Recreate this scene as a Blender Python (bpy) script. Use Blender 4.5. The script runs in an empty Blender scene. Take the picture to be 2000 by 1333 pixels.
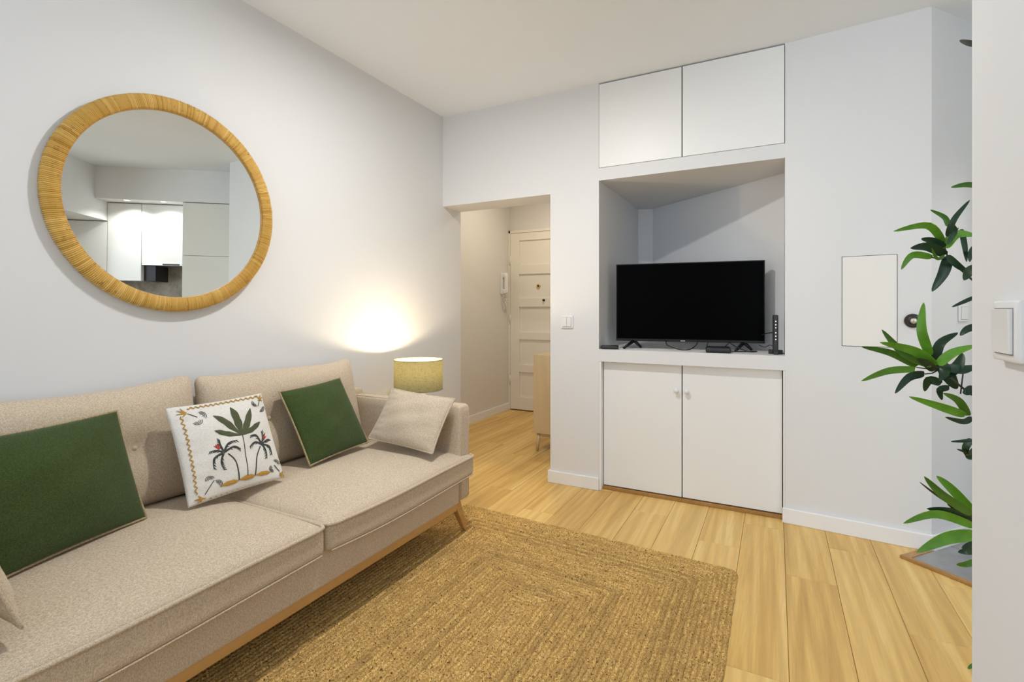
import bpy, bmesh, math, random
import numpy as np
from mathutils import Vector, Matrix
PI = math.pi
random.seed(7)
S = bpy.context.scene
COL = S.collection

# ------------------------------------------------------------------ camera
F, HZ = 985.0, 606.0                      # focal length and horizon row for a 2000 x 1333 frame
TH = math.atan(515 / F); SN, CS = math.sin(TH), math.cos(TH)
EYE = Vector((0, 0, 1.15))
cd = bpy.data.cameras.new('camera'); cam = bpy.data.objects.new('camera', cd); COL.objects.link(cam)
cam.location = EYE; cam.rotation_euler = (PI / 2, 0, TH)
cd.sensor_width = 36; cd.lens = F / 2000 * 36; cd.shift_y = (HZ - 666.5) / 2000; cd.clip_start = 0.02
S.camera = cam
def at(x, y, t):                           # a point seen at (x, y), t metres deep
    return EYE + t * (Vector((-SN, CS, 0)) + Vector((CS, SN, 0)) * ((x - 1000) / F) + Vector((0, 0, 1)) * ((HZ - y) / F))

# ------------------------------------------------------------------ light
S.view_settings.view_transform = 'Standard'; S.view_settings.look = 'None'
S.view_settings.gamma = 1; S.view_settings.use_curve_mapping = False
S.view_settings.exposure = 0.18
W = bpy.data.worlds.new('sky'); S.world = W; W.use_nodes = True
W.node_tree.nodes['Background'].inputs[0].default_value = (.75, .86, 1, 1)
W.node_tree.nodes['Background'].inputs[1].default_value = 1.0
def lamp(name, kind, loc, power, col, size=.1, rot=(0, 0, 0), sy=None):
    l = bpy.data.lights.new(name, kind); o = bpy.data.objects.new(name, l); COL.objects.link(o)
    o.location = loc; o.rotation_euler = rot; l.energy = power; l.color = col
    if kind == 'AREA':
        l.size = size
        if sy: l.shape = 'RECTANGLE'; l.size_y = sy
    else: l.shadow_soft_size = size
    return o
# daylight through the tall windows in the wall behind the camera
lamp('daylight_main', 'AREA', (-1.0, -1.62, 1.45), 17, (.80, .90, 1.0), 2.0, (PI / 2 + .5, 0, 0), 1.9)
lamp('daylight_kitchen', 'AREA', (1.5, -1.62, 1.45), 41, (.80, .90, 1.0), 1.6, (PI / 2 + .5, 0, 0), 1.9)

# ------------------------------------------------------------------ materials
def mat(name, col=(.8, .8, .8), rough=.6, metal=0, spec=.5, emit=None, es=0):
    m = bpy.data.materials.new(name); m.use_nodes = True
    b = m.node_tree.nodes['Principled BSDF']
    b.inputs['Base Color'].default_value = (*col, 1); b.inputs['Roughness'].default_value = rough
    b.inputs['Metallic'].default_value = metal; b.inputs['Specular IOR Level'].default_value = spec
    if emit: b.inputs['Emission Color'].default_value = (*emit, 1); b.inputs['Emission Strength'].default_value = es
    return m
class NT:
    def __init__(s, m): s.m = m; s.t = m.node_tree; s.b = s.t.nodes['Principled BSDF']
    def n(s, typ, **kw):
        x = s.t.nodes.new(typ)
        for k, v in kw.items():
            if k in x.inputs.keys() if hasattr(x.inputs, 'keys') else False: x.inputs[k].default_value = v
            else: setattr(x, k, v)
        return x
    def l(s, a, b): s.t.links.new(a, b)
    def coord(s, scale=(1, 1, 1), kind='Object', rnd=0, rot=(0, 0, 0)):
        tc = s.n('ShaderNodeTexCoord'); mp = s.n('ShaderNodeMapping'); mp.inputs['Scale'].default_value = scale
        mp.inputs['Rotation'].default_value = rot
        s.l(tc.outputs[kind], mp.inputs['Vector'])
        if rnd:
            oi = s.n('ShaderNodeObjectInfo'); mu = s.n('ShaderNodeMath', operation='MULTIPLY'); mu.inputs[1].default_value = rnd
            s.l(oi.outputs['Random'], mu.inputs[0]); s.l(mu.outputs[0], mp.inputs['Location'])
        return mp.outputs[0]
    def noise(s, vec, sc, det=3, rough=.6, dist=0):
        x = s.n('ShaderNodeTexNoise'); x.inputs['Scale'].default_value = sc; x.inputs['Detail'].default_value = det
        x.inputs['Roughness'].default_value = rough; x.inputs['Distortion'].default_value = dist
        s.l(vec, x.inputs['Vector']); return x.outputs['Fac']
    def ramp(s, fac, stops):
        r = s.n('ShaderNodeValToRGB'); e = r.color_ramp.elements
        while len(e) < len(stops): e.new(.5)
        for k, (p, c) in enumerate(stops): e[k].position = p; e[k].color = (*c, 1)
        s.l(fac, r.inputs[0]); return r.outputs[0]
    def mix(s, fac, a, b, mode='MIX'):
        x = s.n('ShaderNodeMix', data_type='RGBA', blend_type=mode)
        for sock, v in ((x.inputs[0], fac), (x.inputs[6], a), (x.inputs[7], b)):
            if isinstance(v, (int, float)): sock.default_value = v
            elif isinstance(v, tuple): sock.default_value = (*v, 1)
            else: s.l(v, sock)
        return x.outputs[2]
    def bump(s, hgt, st=.2, dist=.001):
        x = s.n('ShaderNodeBump'); x.inputs['Strength'].default_value = st; x.inputs['Distance'].default_value = dist
        s.l(hgt, x.inputs['Height']); s.l(x.outputs[0], s.b.inputs['Normal'])
    def base(s, c): s.l(c, s.b.inputs['Base Color'])

M = {}
def wallmat(name, col):
    m = mat(name, col, .75, spec=.2); t = NT(m); v = t.coord()
    t.base(t.mix(t.noise(v, 1.3, 2), tuple(c * .975 for c in col), col)); t.bump(t.noise(v, 160, 3), .06, .0006); return m
M['wall'] = wallmat('wall_paint', (.765, .772, .78))
M['hallwall'] = wallmat('hall_paint', (.76, .735, .69))
M['ceil'] = wallmat('ceiling_paint', (.85, .89, .94))  # cool tint put into the colour to offset warm bounce off the floor
M['base'] = mat('baseboard_paint', (.86, .855, .85), .4)
M['door'] = mat('door_paint', (.84, .80, .70), .45)
M['lac'] = mat('cabinet_lacquer', (.85, .855, .85), .42)
M['lac_warm'] = mat('panel_lacquer', (.82, .81, .765), .5)
M['gap'] = mat('dark_gap', (.03, .028, .025), .9)
M['kgloss'] = mat('kitchen_gloss', (.84, .85, .85), .12)
M['kgrey'] = mat('kitchen_greige', (.74, .73, .68), .35)
M['plastic'] = mat('white_plastic', (.80, .80, .79), .35)
M['tvblack'] = mat('tv_plastic', (.007, .007, .008), .45, spec=.3)
M['screen'] = mat('tv_screen', (.0008, .0008, .0009), .35, spec=.02)
M['black'] = mat('black_plastic', (.012, .012, .013), .4)
M['cable'] = mat('cable', (.012, .012, .012), .5)
M['silver'] = mat('brushed_metal', (.6, .6, .58), .3, 1)
M['led'] = mat('indicator_light', (.9, .9, .9), .4, emit=(.95, .97, 1), es=.9)
M['mirror'] = mat('mirror_silver', (.88, .90, .87), .0, 1)
M['bronze'] = mat('dark_bronze', (.06, .055, .05), .35, .8)
M['brass'] = mat('brass', (.75, .55, .18), .3, .9)
M['ceram'] = mat('lamp_ceramic', (.80, .74, .62), .3)
M['logo'] = mat('logo_print', (.55, .55, .56), .4)

def wood(name, c0, c1, c2, rnd=40, sc=1.0, along='Y', rough=.42, bump=.15, tone=.25):
    m = mat(name, c1, rough); t = NT(m)
    s = {'Y': (15 * sc, .62 * sc, 15 * sc), 'X': (.75 * sc, 9 * sc, 9 * sc), 'Z': (9 * sc, 9 * sc, .75 * sc)}[along]
    v = t.coord(s, rnd=rnd)
    a = t.noise(v, 1.0, 4, .6, .7); col = t.ramp(a, [(.27, c0), (.5, c1), (.75, c2)])
    v2 = t.coord(tuple(k * 6 for k in s), rnd=rnd)
    fine = t.noise(v2, 1.6, 3, .7)
    col = t.mix(t.ramp(fine, [(.40, (0, 0, 0)), (.62, (1, 1, 1))]), t.mix(.22, col, c0), col)
    # cathedral grain
    w = t.n('ShaderNodeTexWave', wave_type='RINGS', rings_direction='SPHERICAL'); w.inputs['Scale'].default_value = 1.4
    w.inputs['Distortion'].default_value = 5; w.inputs['Detail'].default_value = 3
    t.l(t.coord(tuple(k * .55 for k in s), rnd=rnd), w.inputs['Vector'])
    col = t.mix(t.ramp(w.outputs['Fac'], [(.35, (0, 0, 0)), (.9, (.30, .30, .30))]), col, c0)
    oi = t.n('ShaderNodeObjectInfo')
    col = t.mix(t.ramp(oi.outputs['Random'], [(0, (0, 0, 0)), (1, (tone * 2, tone * 2, tone * 2))]), col, tuple(min(1, k * 1.12) for k in c2))
    t.base(col); t.bump(fine, bump, .0004); return m
M['oak'] = wood('oak_floor', (.47, .26, .065), (.74, .475, .14), (.86, .63, .25), tone=.16)
M['leg'] = wood('sofa_oak', (.42, .21, .06), (.52, .28, .09), (.60, .35, .13), rnd=5)
M['hallcab'] = wood('ash_veneer', (.52, .38, .20), (.62, .47, .27), (.68, .54, .33), rnd=5, along='Z')
M['strip'] = wood('threshold_oak', (.30, .15, .04), (.40, .21, .06), (.46, .26, .09), rnd=5)

def fabric(name, c0, c1, sc=520, bump=.5, streak=True):
    m = mat(name, c1, .92, spec=.15); t = NT(m)
    a = t.noise(t.coord((1, 1, .22)), sc, 1, .5); b = t.noise(t.coord((.3, .3, 1)), sc, 1, .5)
    f = t.n('ShaderNodeMath', operation='ADD'); t.l(a, f.inputs[0]); t.l(b, f.inputs[1])
    h = t.n('ShaderNodeMath', operation='MULTIPLY'); t.l(f.outputs[0], h.inputs[0]); h.inputs[1].default_value = .5
    t.base(t.ramp(h.outputs[0], [(.38, c0), (.62, c1)])); t.bump(h.outputs[0], bump, .0012)
    t.b.inputs['Sheen Weight'].default_value = .15
    return m
M['sofa'] = fabric('sofa_weave', (.46, .365, .258), (.71, .595, .455), 640)
M['beige'] = fabric('cushion_weave', (.45, .36, .26), (.70, .59, .46), 640)
M['green'] = fabric('green_cotton', (.030, .050, .013), (.062, .094, .026), 700, .3)
M['whitec'] = fabric('white_cotton', (.66, .63, .58), (.84, .82, .77), 800, .3)
M['pipe'] = fabric('jute_piping', (.26, .19, .09), (.52, .42, .25), 600, .4)
M['mustard'] = fabric('mustard_thread', (.38, .20, .035), (.56, .33, .07), 900, .4)
M['slate'] = fabric('slate_thread', (.03, .035, .035), (.085, .095, .09), 900, .4)
M['olive'] = fabric('olive_thread', (.055, .065, .03), (.125, .135, .075), 1100, .5)
M['red'] = fabric('red_thread', (.35, .03, .03), (.55, .10, .08), 900, .4)

def jute():
    m = mat('jute_braid', (.4, .27, .12), .95, spec=.1); t = NT(m); v = t.coord(rnd=3)
    a = t.noise(v, 190, 3, .75); col = t.ramp(a, [(.33, (.10, .046, .012)), (.42, (.46, .265, .075)), (.53, (.78, .50, .165)), (.66, (.98, .76, .37))])
    b = t.noise(v, 14, 3, .6); col = t.mix(t.ramp(b, [(.40, (0, 0, 0)), (.62, (.55, .55, .55))]), col, (.40, .24, .085))
    oi = t.n('ShaderNodeObjectInfo')
    col = t.mix(t.ramp(oi.outputs['Random'], [(0, (0, 0, 0)), (.6, (.06, .06, .06)), (1, (.38, .38, .38))]), col, (.25, .155, .06))
    fl = t.noise(v, 120, 2, .5); col = t.mix(t.ramp(fl, [(.63, (0, 0, 0)), (.68, (.9, .9, .9))]), col, (.06, .032, .015))
    t.base(col); t.bump(a, .9, .003); return m
M['jute'] = jute()
def rattan():
    m = mat('rattan_wrap', (.5, .3, .1), .5, spec=.35); t = NT(m)
    at_ = t.n('ShaderNodeAttribute', attribute_name='strand')
    v = t.coord((1, 1, 1)); nz = t.noise(v, 45, 3, .7)
    col = t.ramp(at_.outputs['Fac'], [(0, (.50, .275, .045)), (.3, (.60, .355, .075)), (.8, (.65, .40, .095)), (1, (.72, .47, .14))])
    col = t.mix(t.ramp(nz, [(.60, (0, 0, 0)), (.74, (.8, .8, .8))]), col, (.22, .10, .025))
    t.base(col); return m
M['rattan'] = rattan()
def tilemat():
    m = mat('grey_tile', (.3, .3, .3), .3); t = NT(m); v = t.coord(rnd=9)
    t.base(t.ramp(t.noise(v, 7, 5, .65), [(.3, (.22, .23, .24)), (.7, (.33, .34, .35))])); return m
M['tile'] = tilemat()
def concrete():
    m = mat('concrete_splash', (.3, .28, .24), .5); t = NT(m); v = t.coord()
    t.base(t.ramp(t.noise(v, 9, 6, .7, .6), [(.3, (.20, .18, .15)), (.55, (.36, .33, .28)), (.75, (.46, .43, .38))])); return m
M['splash'] = concrete()
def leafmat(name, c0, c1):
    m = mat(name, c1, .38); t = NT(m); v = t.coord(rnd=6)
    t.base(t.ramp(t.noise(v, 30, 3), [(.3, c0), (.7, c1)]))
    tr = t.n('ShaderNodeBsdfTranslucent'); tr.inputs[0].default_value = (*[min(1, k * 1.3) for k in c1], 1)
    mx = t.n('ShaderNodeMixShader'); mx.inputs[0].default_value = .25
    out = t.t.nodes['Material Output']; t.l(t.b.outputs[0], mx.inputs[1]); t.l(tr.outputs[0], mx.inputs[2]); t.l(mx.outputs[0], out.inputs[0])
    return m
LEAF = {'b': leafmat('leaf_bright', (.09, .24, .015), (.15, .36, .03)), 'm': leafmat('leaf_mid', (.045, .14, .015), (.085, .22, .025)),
        'd': leafmat('leaf_dark', (.008, .03, .012), (.02, .06, .022)), 'g': leafmat('leaf_backlit', (.07, .075, .07), (.09, .095, .09))}  # the grey entry puts the backlit top leaf's shade into its colour
M['stem'] = mat('plant_stem', (.03, .035, .018), .6)
M['pot'] = mat('plant_pot', (.05, .05, .05), .5)
def shademat(name, col, tcol, f):
    m = mat(name, col, .9, spec=.1); t = NT(m)
    nz = t.noise(t.coord((1, 1, .12)), 300, 2); nz2 = t.noise(t.coord((.12, .12, 1)), 300, 2)
    a = t.n('ShaderNodeMath', operation='ADD'); t.l(nz, a.inputs[0]); t.l(nz2, a.inputs[1])
    c = t.mix(t.ramp(a.outputs[0], [(.8, (0, 0, 0)), (1.0, (1, 1, 1))]), tuple(k * .72 for k in col), col); t.base(c)
    tr = t.n('ShaderNodeBsdfTranslucent'); t.l(t.mix(1.0, c, tcol, 'MULTIPLY'), tr.inputs[0])
    mx = t.n('ShaderNodeMixShader'); mx.inputs[0].default_value = f
    t.l(t.b.outputs[0], mx.inputs[1]); t.l(tr.outputs[0], mx.inputs[2]); t.l(mx.outputs[0], t.t.nodes['Material Output'].inputs[0]); return m
M['shade'] = shademat('olive_linen', (.24, .235, .14), (1.0, .90, .60), .11)
M['lining'] = mat('shade_lining', (.88, .86, .80), .8)

# ------------------------------------------------------------------ mesh helpers
OFF = {}                                   # world offset of every root, so meshes can be given in world space
def root(name, loc, label, cat, group=None):
    o = bpy.data.objects.new(name, None); COL.objects.link(o); o.location = loc; o.empty_display_size = .05
    OFF[o] = Vector(loc); o['label'] = label; o['category'] = cat
    if group: o['group'] = group
    return o
def tag(o, label, cat, group=None):
    o['label'] = label; o['category'] = cat
    if group: o['group'] = group
    return o
def struct(o, label=None):
    o['kind'] = 'structure'
    if label: o['label'] = label
    return o
def obj(name, vf, m, parent=None, smooth=False, bevel=0, label=None, mesh=None):
    v, f = vf
    v = [Vector(p) for p in v]
    lo = Vector([min(p[k] for p in v) for k in range(3)]); hi = Vector([max(p[k] for p in v) for k in range(3)])
    c = Vector(((lo.x + hi.x) / 2, (lo.y + hi.y) / 2, lo.z))
    me = bpy.data.meshes.new(name); me.from_pydata([p - c for p in v], [], f)
    bm = bmesh.new(); bm.from_mesh(me)
    bmesh.ops.recalc_face_normals(bm, faces=bm.faces)
    if bevel: bmesh.ops.bevel(bm, geom=bm.edges[:], offset=bevel, segments=2, affect='EDGES', profile=.6)
    bm.to_mesh(me); bm.free()
    if smooth:
        me.polygons.foreach_set('use_smooth', [True] * len(me.polygons))
    me.materials.append(m)
    o = bpy.data.objects.new(name, me); COL.objects.link(o)
    o.location = c; OFF[o] = c
    if parent is not None: o.parent = parent; o.location = c - OFF[parent]
    if label: o['label'] = label
    return o
def join(*parts):
    V, Fc = [], []
    for v, f in parts:
        k = len(V); V += [Vector(p) for p in v]; Fc += [tuple(i + k for i in q) for q in f]
    return V, Fc
def box(x0, x1, y0, y1, z0, z1):
    v = [(x, y, z) for z in (z0, z1) for (x, y) in ((x0, y0), (x1, y0), (x1, y1), (x0, y1))]
    return v, [(3, 2, 1, 0), (4, 5, 6, 7), (0, 1, 5, 4), (1, 2, 6, 5), (2, 3, 7, 6), (3, 0, 4, 7)]
def prism(poly, z0, z1):
    n = len(poly); v = [(x, y, z0) for x, y in poly] + [(x, y, z1) for x, y in poly]
    return v, [tuple(range(n))[::-1], tuple(range(n, 2 * n))] + [(i, (i + 1) % n, n + (i + 1) % n, n + i) for i in range(n)]
def xf(vf, mtx): return [mtx @ Vector(p) for p in vf[0]], vf[1]
def tube(pts, r, n=8, closed=False, cap=True):
    pts = [Vector(p) for p in pts]; N = len(pts); V = []; Fc = []
    rr = r if hasattr(r, '__len__') else [r] * N
    up = Vector((0, 0, 1)); prev = None
    for i in range(N):
        a = pts[(i - 1) % N] if closed or i else pts[i]; b = pts[(i + 1) % N] if closed or i < N - 1 else pts[i]
        d = (b - a)
        d = d.normalized() if d.length > 1e-9 else Vector((0, 0, 1))
        if prev is None:
            s = d.cross(up)
            if s.length < .05: s = d.cross(Vector((1, 0, 0)))
        else: s = prev - d * prev.dot(d)
        s.normalize(); prev = s; u = d.cross(s)
        for k in range(n):
            t = 2 * PI * k / n; V.append(pts[i] + rr[i] * (s * math.cos(t) + u * math.sin(t)))
    for i in range(N if closed else N - 1):
        j = (i + 1) % N
        for k in range(n): Fc.append((i * n + k, i * n + (k + 1) % n, j * n + (k + 1) % n, j * n + k))
    if cap and not closed: Fc += [tuple(range(n))[::-1], tuple(range((N - 1) * n, N * n))]
    return V, Fc
def lathe(prof, c, n=32):
    V = []; Fc = []
    for r, z in prof:
        for k in range(n): V.append((c[0] + r * math.cos(2 * PI * k / n), c[1] + r * math.sin(2 * PI * k / n), c[2] + z))
    for i in range(len(prof) - 1):
        for k in range(n): Fc.append((i * n + k, i * n + (k + 1) % n, (i + 1) * n + (k + 1) % n, (i + 1) * n + k))
    if prof[0][0] > 1e-6: Fc.append(tuple(range(n))[::-1])
    if prof[-1][0] > 1e-6: Fc.append(tuple(range((len(prof) - 1) * n, len(prof) * n)))
    return V, Fc
def spline(P, n=12):
    P = [Vector(p) for p in P]; out = []
    for i in range(len(P) - 1):
        a, b, c, d = P[max(i - 1, 0)], P[i], P[i + 1], P[min(i + 2, len(P) - 1)]
        for k in range(n):
            t = k / n; out.append(.5 * (2 * b + (c - a) * t + (2 * a - 5 * b + 4 * c - d) * t * t + (3 * b - a - 3 * c + d) * t ** 3))
    return out + [P[-1]]
def rbox(half, r, n=10, deform=None):
    """rounded box centred on the origin; n cells a side, denser towards the edges"""
    half = [float(h) for h in half]; V = {}; verts = []; Fc = []
    g = [math.sin((-1 + 2 * i / n) * PI / 2) for i in range(n + 1)]
    def add(p):
        key = tuple(round(q, 5) for q in p)
        if key not in V: V[key] = len(verts); verts.append(p)
        return V[key]
    for ax in range(3):
        for sg in (-1, 1):
            for i in range(n):
                for j in range(n):
                    q = []
                    for (a, b) in ((i, j), (i + 1, j), (i + 1, j + 1), (i, j + 1)):
                        p = [0, 0, 0]; p[ax] = sg; p[(ax + 1) % 3] = g[a]; p[(ax + 2) % 3] = g[b]; q.append(add(tuple(p)))
                    Fc.append(tuple(q) if sg > 0 else tuple(q[::-1]))
    out = []
    for p in verts:
        P = Vector([p[k] * half[k] for k in range(3)]); Q = Vector([max(-half[k] + r, min(half[k] - r, P[k])) for k in range(3)]); D = P - Q
        if D.length > 1e-9: P = Q + D.normalized() * r
        out.append(deform(P) if deform else P)
    return out, Fc

# ================================================================== THE SETTING
CZ = 2.597; XL = -2.21; YB = 3.11; XN = .045            # ceiling, left wall, back wall, right edge of the niche
KC = (.658, 3.054)                                      # corner where the angled wall turns towards the kitchen
A39 = math.radians(39.0); E1 = Vector((math.cos(A39), -math.sin(A39), 0)); E2 = Vector((math.sin(A39), math.cos(A39), 0))
P0 = Vector((.512, 2.908, 0))
def kp(a, b): p = P0 + E1 * a + E2 * b; return (p.x, p.y)
def kbox(a0, a1, b0, b1, z0, z1): return prism([kp(a0, b0), kp(a1, b0), kp(a1, b1), kp(a0, b1)], z0, z1)
bend = kp(.022, 1.3)

# floor with single planks
fl = struct(obj('floor', box(-2.86, 3.1, -1.7, 5.35, -.06, -.012), M['oak']), 'honey oak laminate plank floor')
PW = .1903
def plank(x0, x1, y0, y1):
    g, c, d = .0006, .0016, .0014
    v = [(x0 + g, y0 + g, -.012), (x1 - g, y0 + g, -.012), (x1 - g, y1 - g, -.012), (x0 + g, y1 - g, -.012),
         (x0 + g, y0 + g, -d), (x1 - g, y0 + g, -d), (x1 - g, y1 - g, -d), (x0 + g, y1 - g, -d),
         (x0 + c, y0 + c, 0), (x1 - c, y0 + c, 0), (x1 - c, y1 - c, 0), (x0 + c, y1 - c, 0)]
    f = [(8, 9, 10, 11)] + [(a, (a + 1) % 4, 4 + (a + 1) % 4, 4 + a) for a in range(4)] + [(4 + a, 4 + (a + 1) % 4, 8 + (a + 1) % 4, 8 + a) for a in range(4)]
    return obj('plank', (v, f), M['oak'], fl)
joint = {0: 2.491, 1: 2.870, -1: 1.768, 2: 2.239}       # rows counted from x = .0376
PLEN = 1.22
for k in range(-15, 7):
    x0 = .0376 + PW * k; x1 = x0 + PW
    x0, x1 = max(x0, -2.78), min(x1, 1.34)
    if x1 - x0 < .02: continue
    off = joint.get(k, (k * .4071 * PLEN) % PLEN) % PLEN
    ylo, yhi = (-1.62, 5.24)
    if x0 < -2.25: ylo = 3.3
    if x0 > -1.1: yhi = 3.3
    y = off - 4 * PLEN
    while y < yhi:
        a, b = max(y, ylo), min(y + PLEN, yhi)
        if b - a > .03: plank(x0, x1, a, b)
        y += PLEN
# tiled kitchen floor with an oak edge
kt = struct(obj('floor_kitchen', prism([kp(.02, .02), kp(1.8, .02), kp(1.8, 1.2), kp(.02, 1.2)], .0005, .003), M['gap']), 'grey tiled kitchen floor edged with an oak strip')
for i in range(6):
    for j in range(4):
        a0, b0 = .03 + i * .305 - (.12 if j % 2 else 0), .026 + j * .305
        a1 = a0 + .301; a0 = max(a0, .03)
        obj('tile', kbox(a0, a1, b0, b0 + .301, .002, .008), M['tile'], kt, bevel=.001)
obj('edge_strip', kbox(-.002, 1.8, -.002, .022, .0005, .014), M['strip'], kt, bevel=.003)
obj('edge_strip', kbox(-.002, .034, .022, .20, .0005, .012), M['strip'], kt, bevel=.003)

struct(obj('ceiling', box(-2.86, 3.1, -1.7, 5.35, CZ, CZ + .1), M['ceil']), 'plain white ceiling')
struct(obj('wall_left', box(XL - .12, XL, -1.7, 3.35, 0, CZ), M['wall']), 'long white wall behind the sofa')
HB, NT0, CB, SH0, SH1 = 1.926, 1.977, 2.056, .822, .90   # header, niche top, cabinet bottom, shelf bottom/top
XO, XP = -1.336, -1.0
niche = [(XP, YB), (XN, YB), (XN, 3.46), (-.89, 4.19), (XP, 4.15)]
struct(obj('wall_back', join(box(XL, XO, YB, 3.35, HB, CZ), box(XO, XP, YB, 3.35, 0, CZ),
    prism(niche, NT0, CB), prism(niche, SH0, SH1), box(XP, XN, YB + .02, 3.35, CB, CZ)), M['wall']), 'white end wall with doorway and TV niche')
struct(obj('wall_niche', join(box(XP - .1, XP, 3.35, 4.3, 0, CZ), prism([(XP, 4.15), (-.89, 4.19), (-.89, 4.3), (XP, 4.3)], 0, CZ),
    prism([(-.89, 4.19), (XN, 3.46), (XN, 3.6), (-.89, 4.3)], 0, CZ)), M['wall']), 'angled white walls inside the TV niche')
struct(obj('wall_right', prism([(XN, YB), KC, bend, (bend[0] - .3, bend[1] + .2), (XN, 3.75)], 0, CZ), M['wall']), 'white wall with the fuse box, turning towards the kitchen')
struct(obj('wall_partition', join(box(.262, .40, -1.7, 1.0, 0, CZ)), M['wall'], bevel=.006), 'grey-white partition end close to the right edge')
# hall behind the doorway
struct(obj('wall_hall', join(box(-2.86, -2.74, 3.23, 5.35, 0, CZ), box(-2.74, XL - .12, 3.23, 3.35, 0, CZ), box(-2.74, -1.0, 5.2, 5.35, 0, CZ), box(XP - .1, XP, 4.3, 5.2, 0, CZ)), M['hallwall']), 'off-white hall walls seen through the doorway')
# walls the photograph does not show: rear wall with two windows, far kitchen walls
struct(obj('wall_rear', join(box(-2.33, -2.05, -1.82, -1.7, 0, CZ), box(.05, .6, -1.82, -1.7, 0, CZ), box(2.4, 3.1, -1.82, -1.7, 0, CZ),
    box(-2.05, .05, -1.82, -1.7, 0, .45), box(-2.05, .05, -1.82, -1.7, 2.45, CZ), box(.6, 2.4, -1.82, -1.7, 0, .45), box(.6, 2.4, -1.82, -1.7, 2.45, CZ)), M['wall']), 'rear wall with two windows')
struct(obj('wall_kitchen', join(box(3.0, 3.1, -1.7, 4.2, 0, CZ), kbox(.02, 2.9, 1.15, 1.25, 0, CZ), kbox(2.05, 2.15, -.2, 1.15, 0, CZ)), M['wall']), 'white kitchen walls')

# baseboards
def bb(name, pieces, label): struct(obj(name, join(*pieces), M['base'], bevel=.004), label)
bb('baseboard_back', [box(XO - .014, XP + .002, YB - .015, YB, 0, .08), box(XO - .014, XO, YB, 3.35, 0, .08)], 'white baseboard on the pier by the doorway')
dA = Vector((KC[0] - XN, KC[1] - YB, 0)).normalized(); nA = Vector((dA.y, -dA.x, 0))
def strip(p, q, nrm, t, z1): p, q = Vector((*p, 0)), Vector((*q, 0)); r, s = q + nrm * t, p + nrm * t; return prism([(p.x, p.y), (q.x, q.y), (r.x, r.y), (s.x, s.y)], 0, z1)
bb('baseboard_right', [strip((XN - .012, YB), (KC[0] + .005, KC[1]), nA, .015, .08)], 'white baseboard under the fuse box wall')
bb('baseboard_kitchen', [strip(KC, kp(.022, .62), E1, .015, .08)], 'white baseboard on the angled wall by the plant')
bb('baseboard_hall', [box(-2.74, -2.725, 3.35, 5.17, 0, .08)], 'cream baseboard in the hall')
# entrance door
dr = struct(obj('door_1', box(-2.712, -1.90, 5.165, 5.195, .012, 2.03), M['door']), 'cream panelled entrance door with peephole')
def dbar(name, x0, x1, z0, z1): return obj(name, box(x0, x1, 5.148, 5.165, z0, z1), M['door'], dr, bevel=.003)
zt = lambda y: 1.15 + (HZ - y) / F * 5.83
dbar('stile', -2.712, -2.60, .012, 2.03); dbar('stile', -2.0, -1.90, .012, 2.03)
dbar('rail', -2.60, -2.0, zt(472), 2.03)
for y0, y1 in ((519, 537), (583, 600), (648, 663), (711, 726)): dbar('rail', -2.60, -2.0, zt(y1), zt(y0))
dbar('rail', -2.60, -2.0, .012, zt(774))
ph = at(1060, 560, 5.83 * 5.148 / 5.2)
ring = lambda c, prof, axis: xf(lathe(prof, (0, 0, 0), 24), Matrix.Translation(c) @ Vector((0, 0, 1)).rotation_difference(Vector(axis)).to_matrix().to_4x4())
pk = obj('peephole', ring((ph.x, 5.165, ph.z), [(0, .012), (.012, .012), (.016, .018), (.022, .014), (.024, 0)], (0, -1, 0)), M['brass'], dr, True)
obj('peephole_lens', ring((ph.x, 5.152, ph.z), [(0, .004), (.009, .003), (.012, 0)], (0, -1, 0)), M['black'], pk, True)
lk = at(1074, 587, 5.77); obj('lock_cylinder', ring((lk.x, 5.148, lk.z), [(0, .02), (.012, .02), (.014, 0)], (0, -1, 0)), M['bronze'], dr, True)
for z in (.35, 1.05, 1.72): obj('hinge', tube([(-2.716, 5.145, z - .05), (-2.716, 5.145, z + .05)], .007), M['door'], dr, True)
struct(obj('trim_1', join(box(-2.74, -2.716, 5.15, 5.2, 0, 2.065), box(-2.74, -1.86, 5.15, 5.2, 2.034, 2.065), box(-1.90, -1.86, 5.15, 5.2, 0, 2.065)), M['door'], bevel=.002), 'cream frame of the entrance door')

# ================================================================== SOFA
SX, SY0, SY1 = -1.375, .228, 2.21; SYM = 1.248
so = root('sofa', (-1.78, SYM, 0), 'long beige tweed sofa on an oak frame along the left wall', 'sofa')
obj('base_panel', box(-2.16, -1.40, SY0 + .10, SY1 - .10, .184, .315), M['sofa'], so, bevel=.008)
obj('back_panel', box(-2.185, -2.12, SY0 + .02, SY1 - .02, .184, .70), M['sofa'], so, bevel=.012)
for y0, y1 in ((SY0, SY0 + .095), (SY1 - .095, SY1)):
    hx, hz, my = (2.185 - 1.40) / 2, (.668 - .184) / 2, (y0 + y1) / 2
    a = rbox((hx, .0475, hz), .02, 10)
    ar = obj('armrest', xf(a, Matrix.Translation((-2.185 + hx, my, .184 + hz))), M['sofa'], so, True)
    s = 1 if my > SYM else -1
    for yy in (y0 + .012, y1 - .012):
        obj('seam', tube([(-1.402, yy, .20), (-1.402, yy, .645), (-1.42, yy, .665), (-2.15, yy, .667)], .0022, 6), M['sofa'], ar, True)
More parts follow.
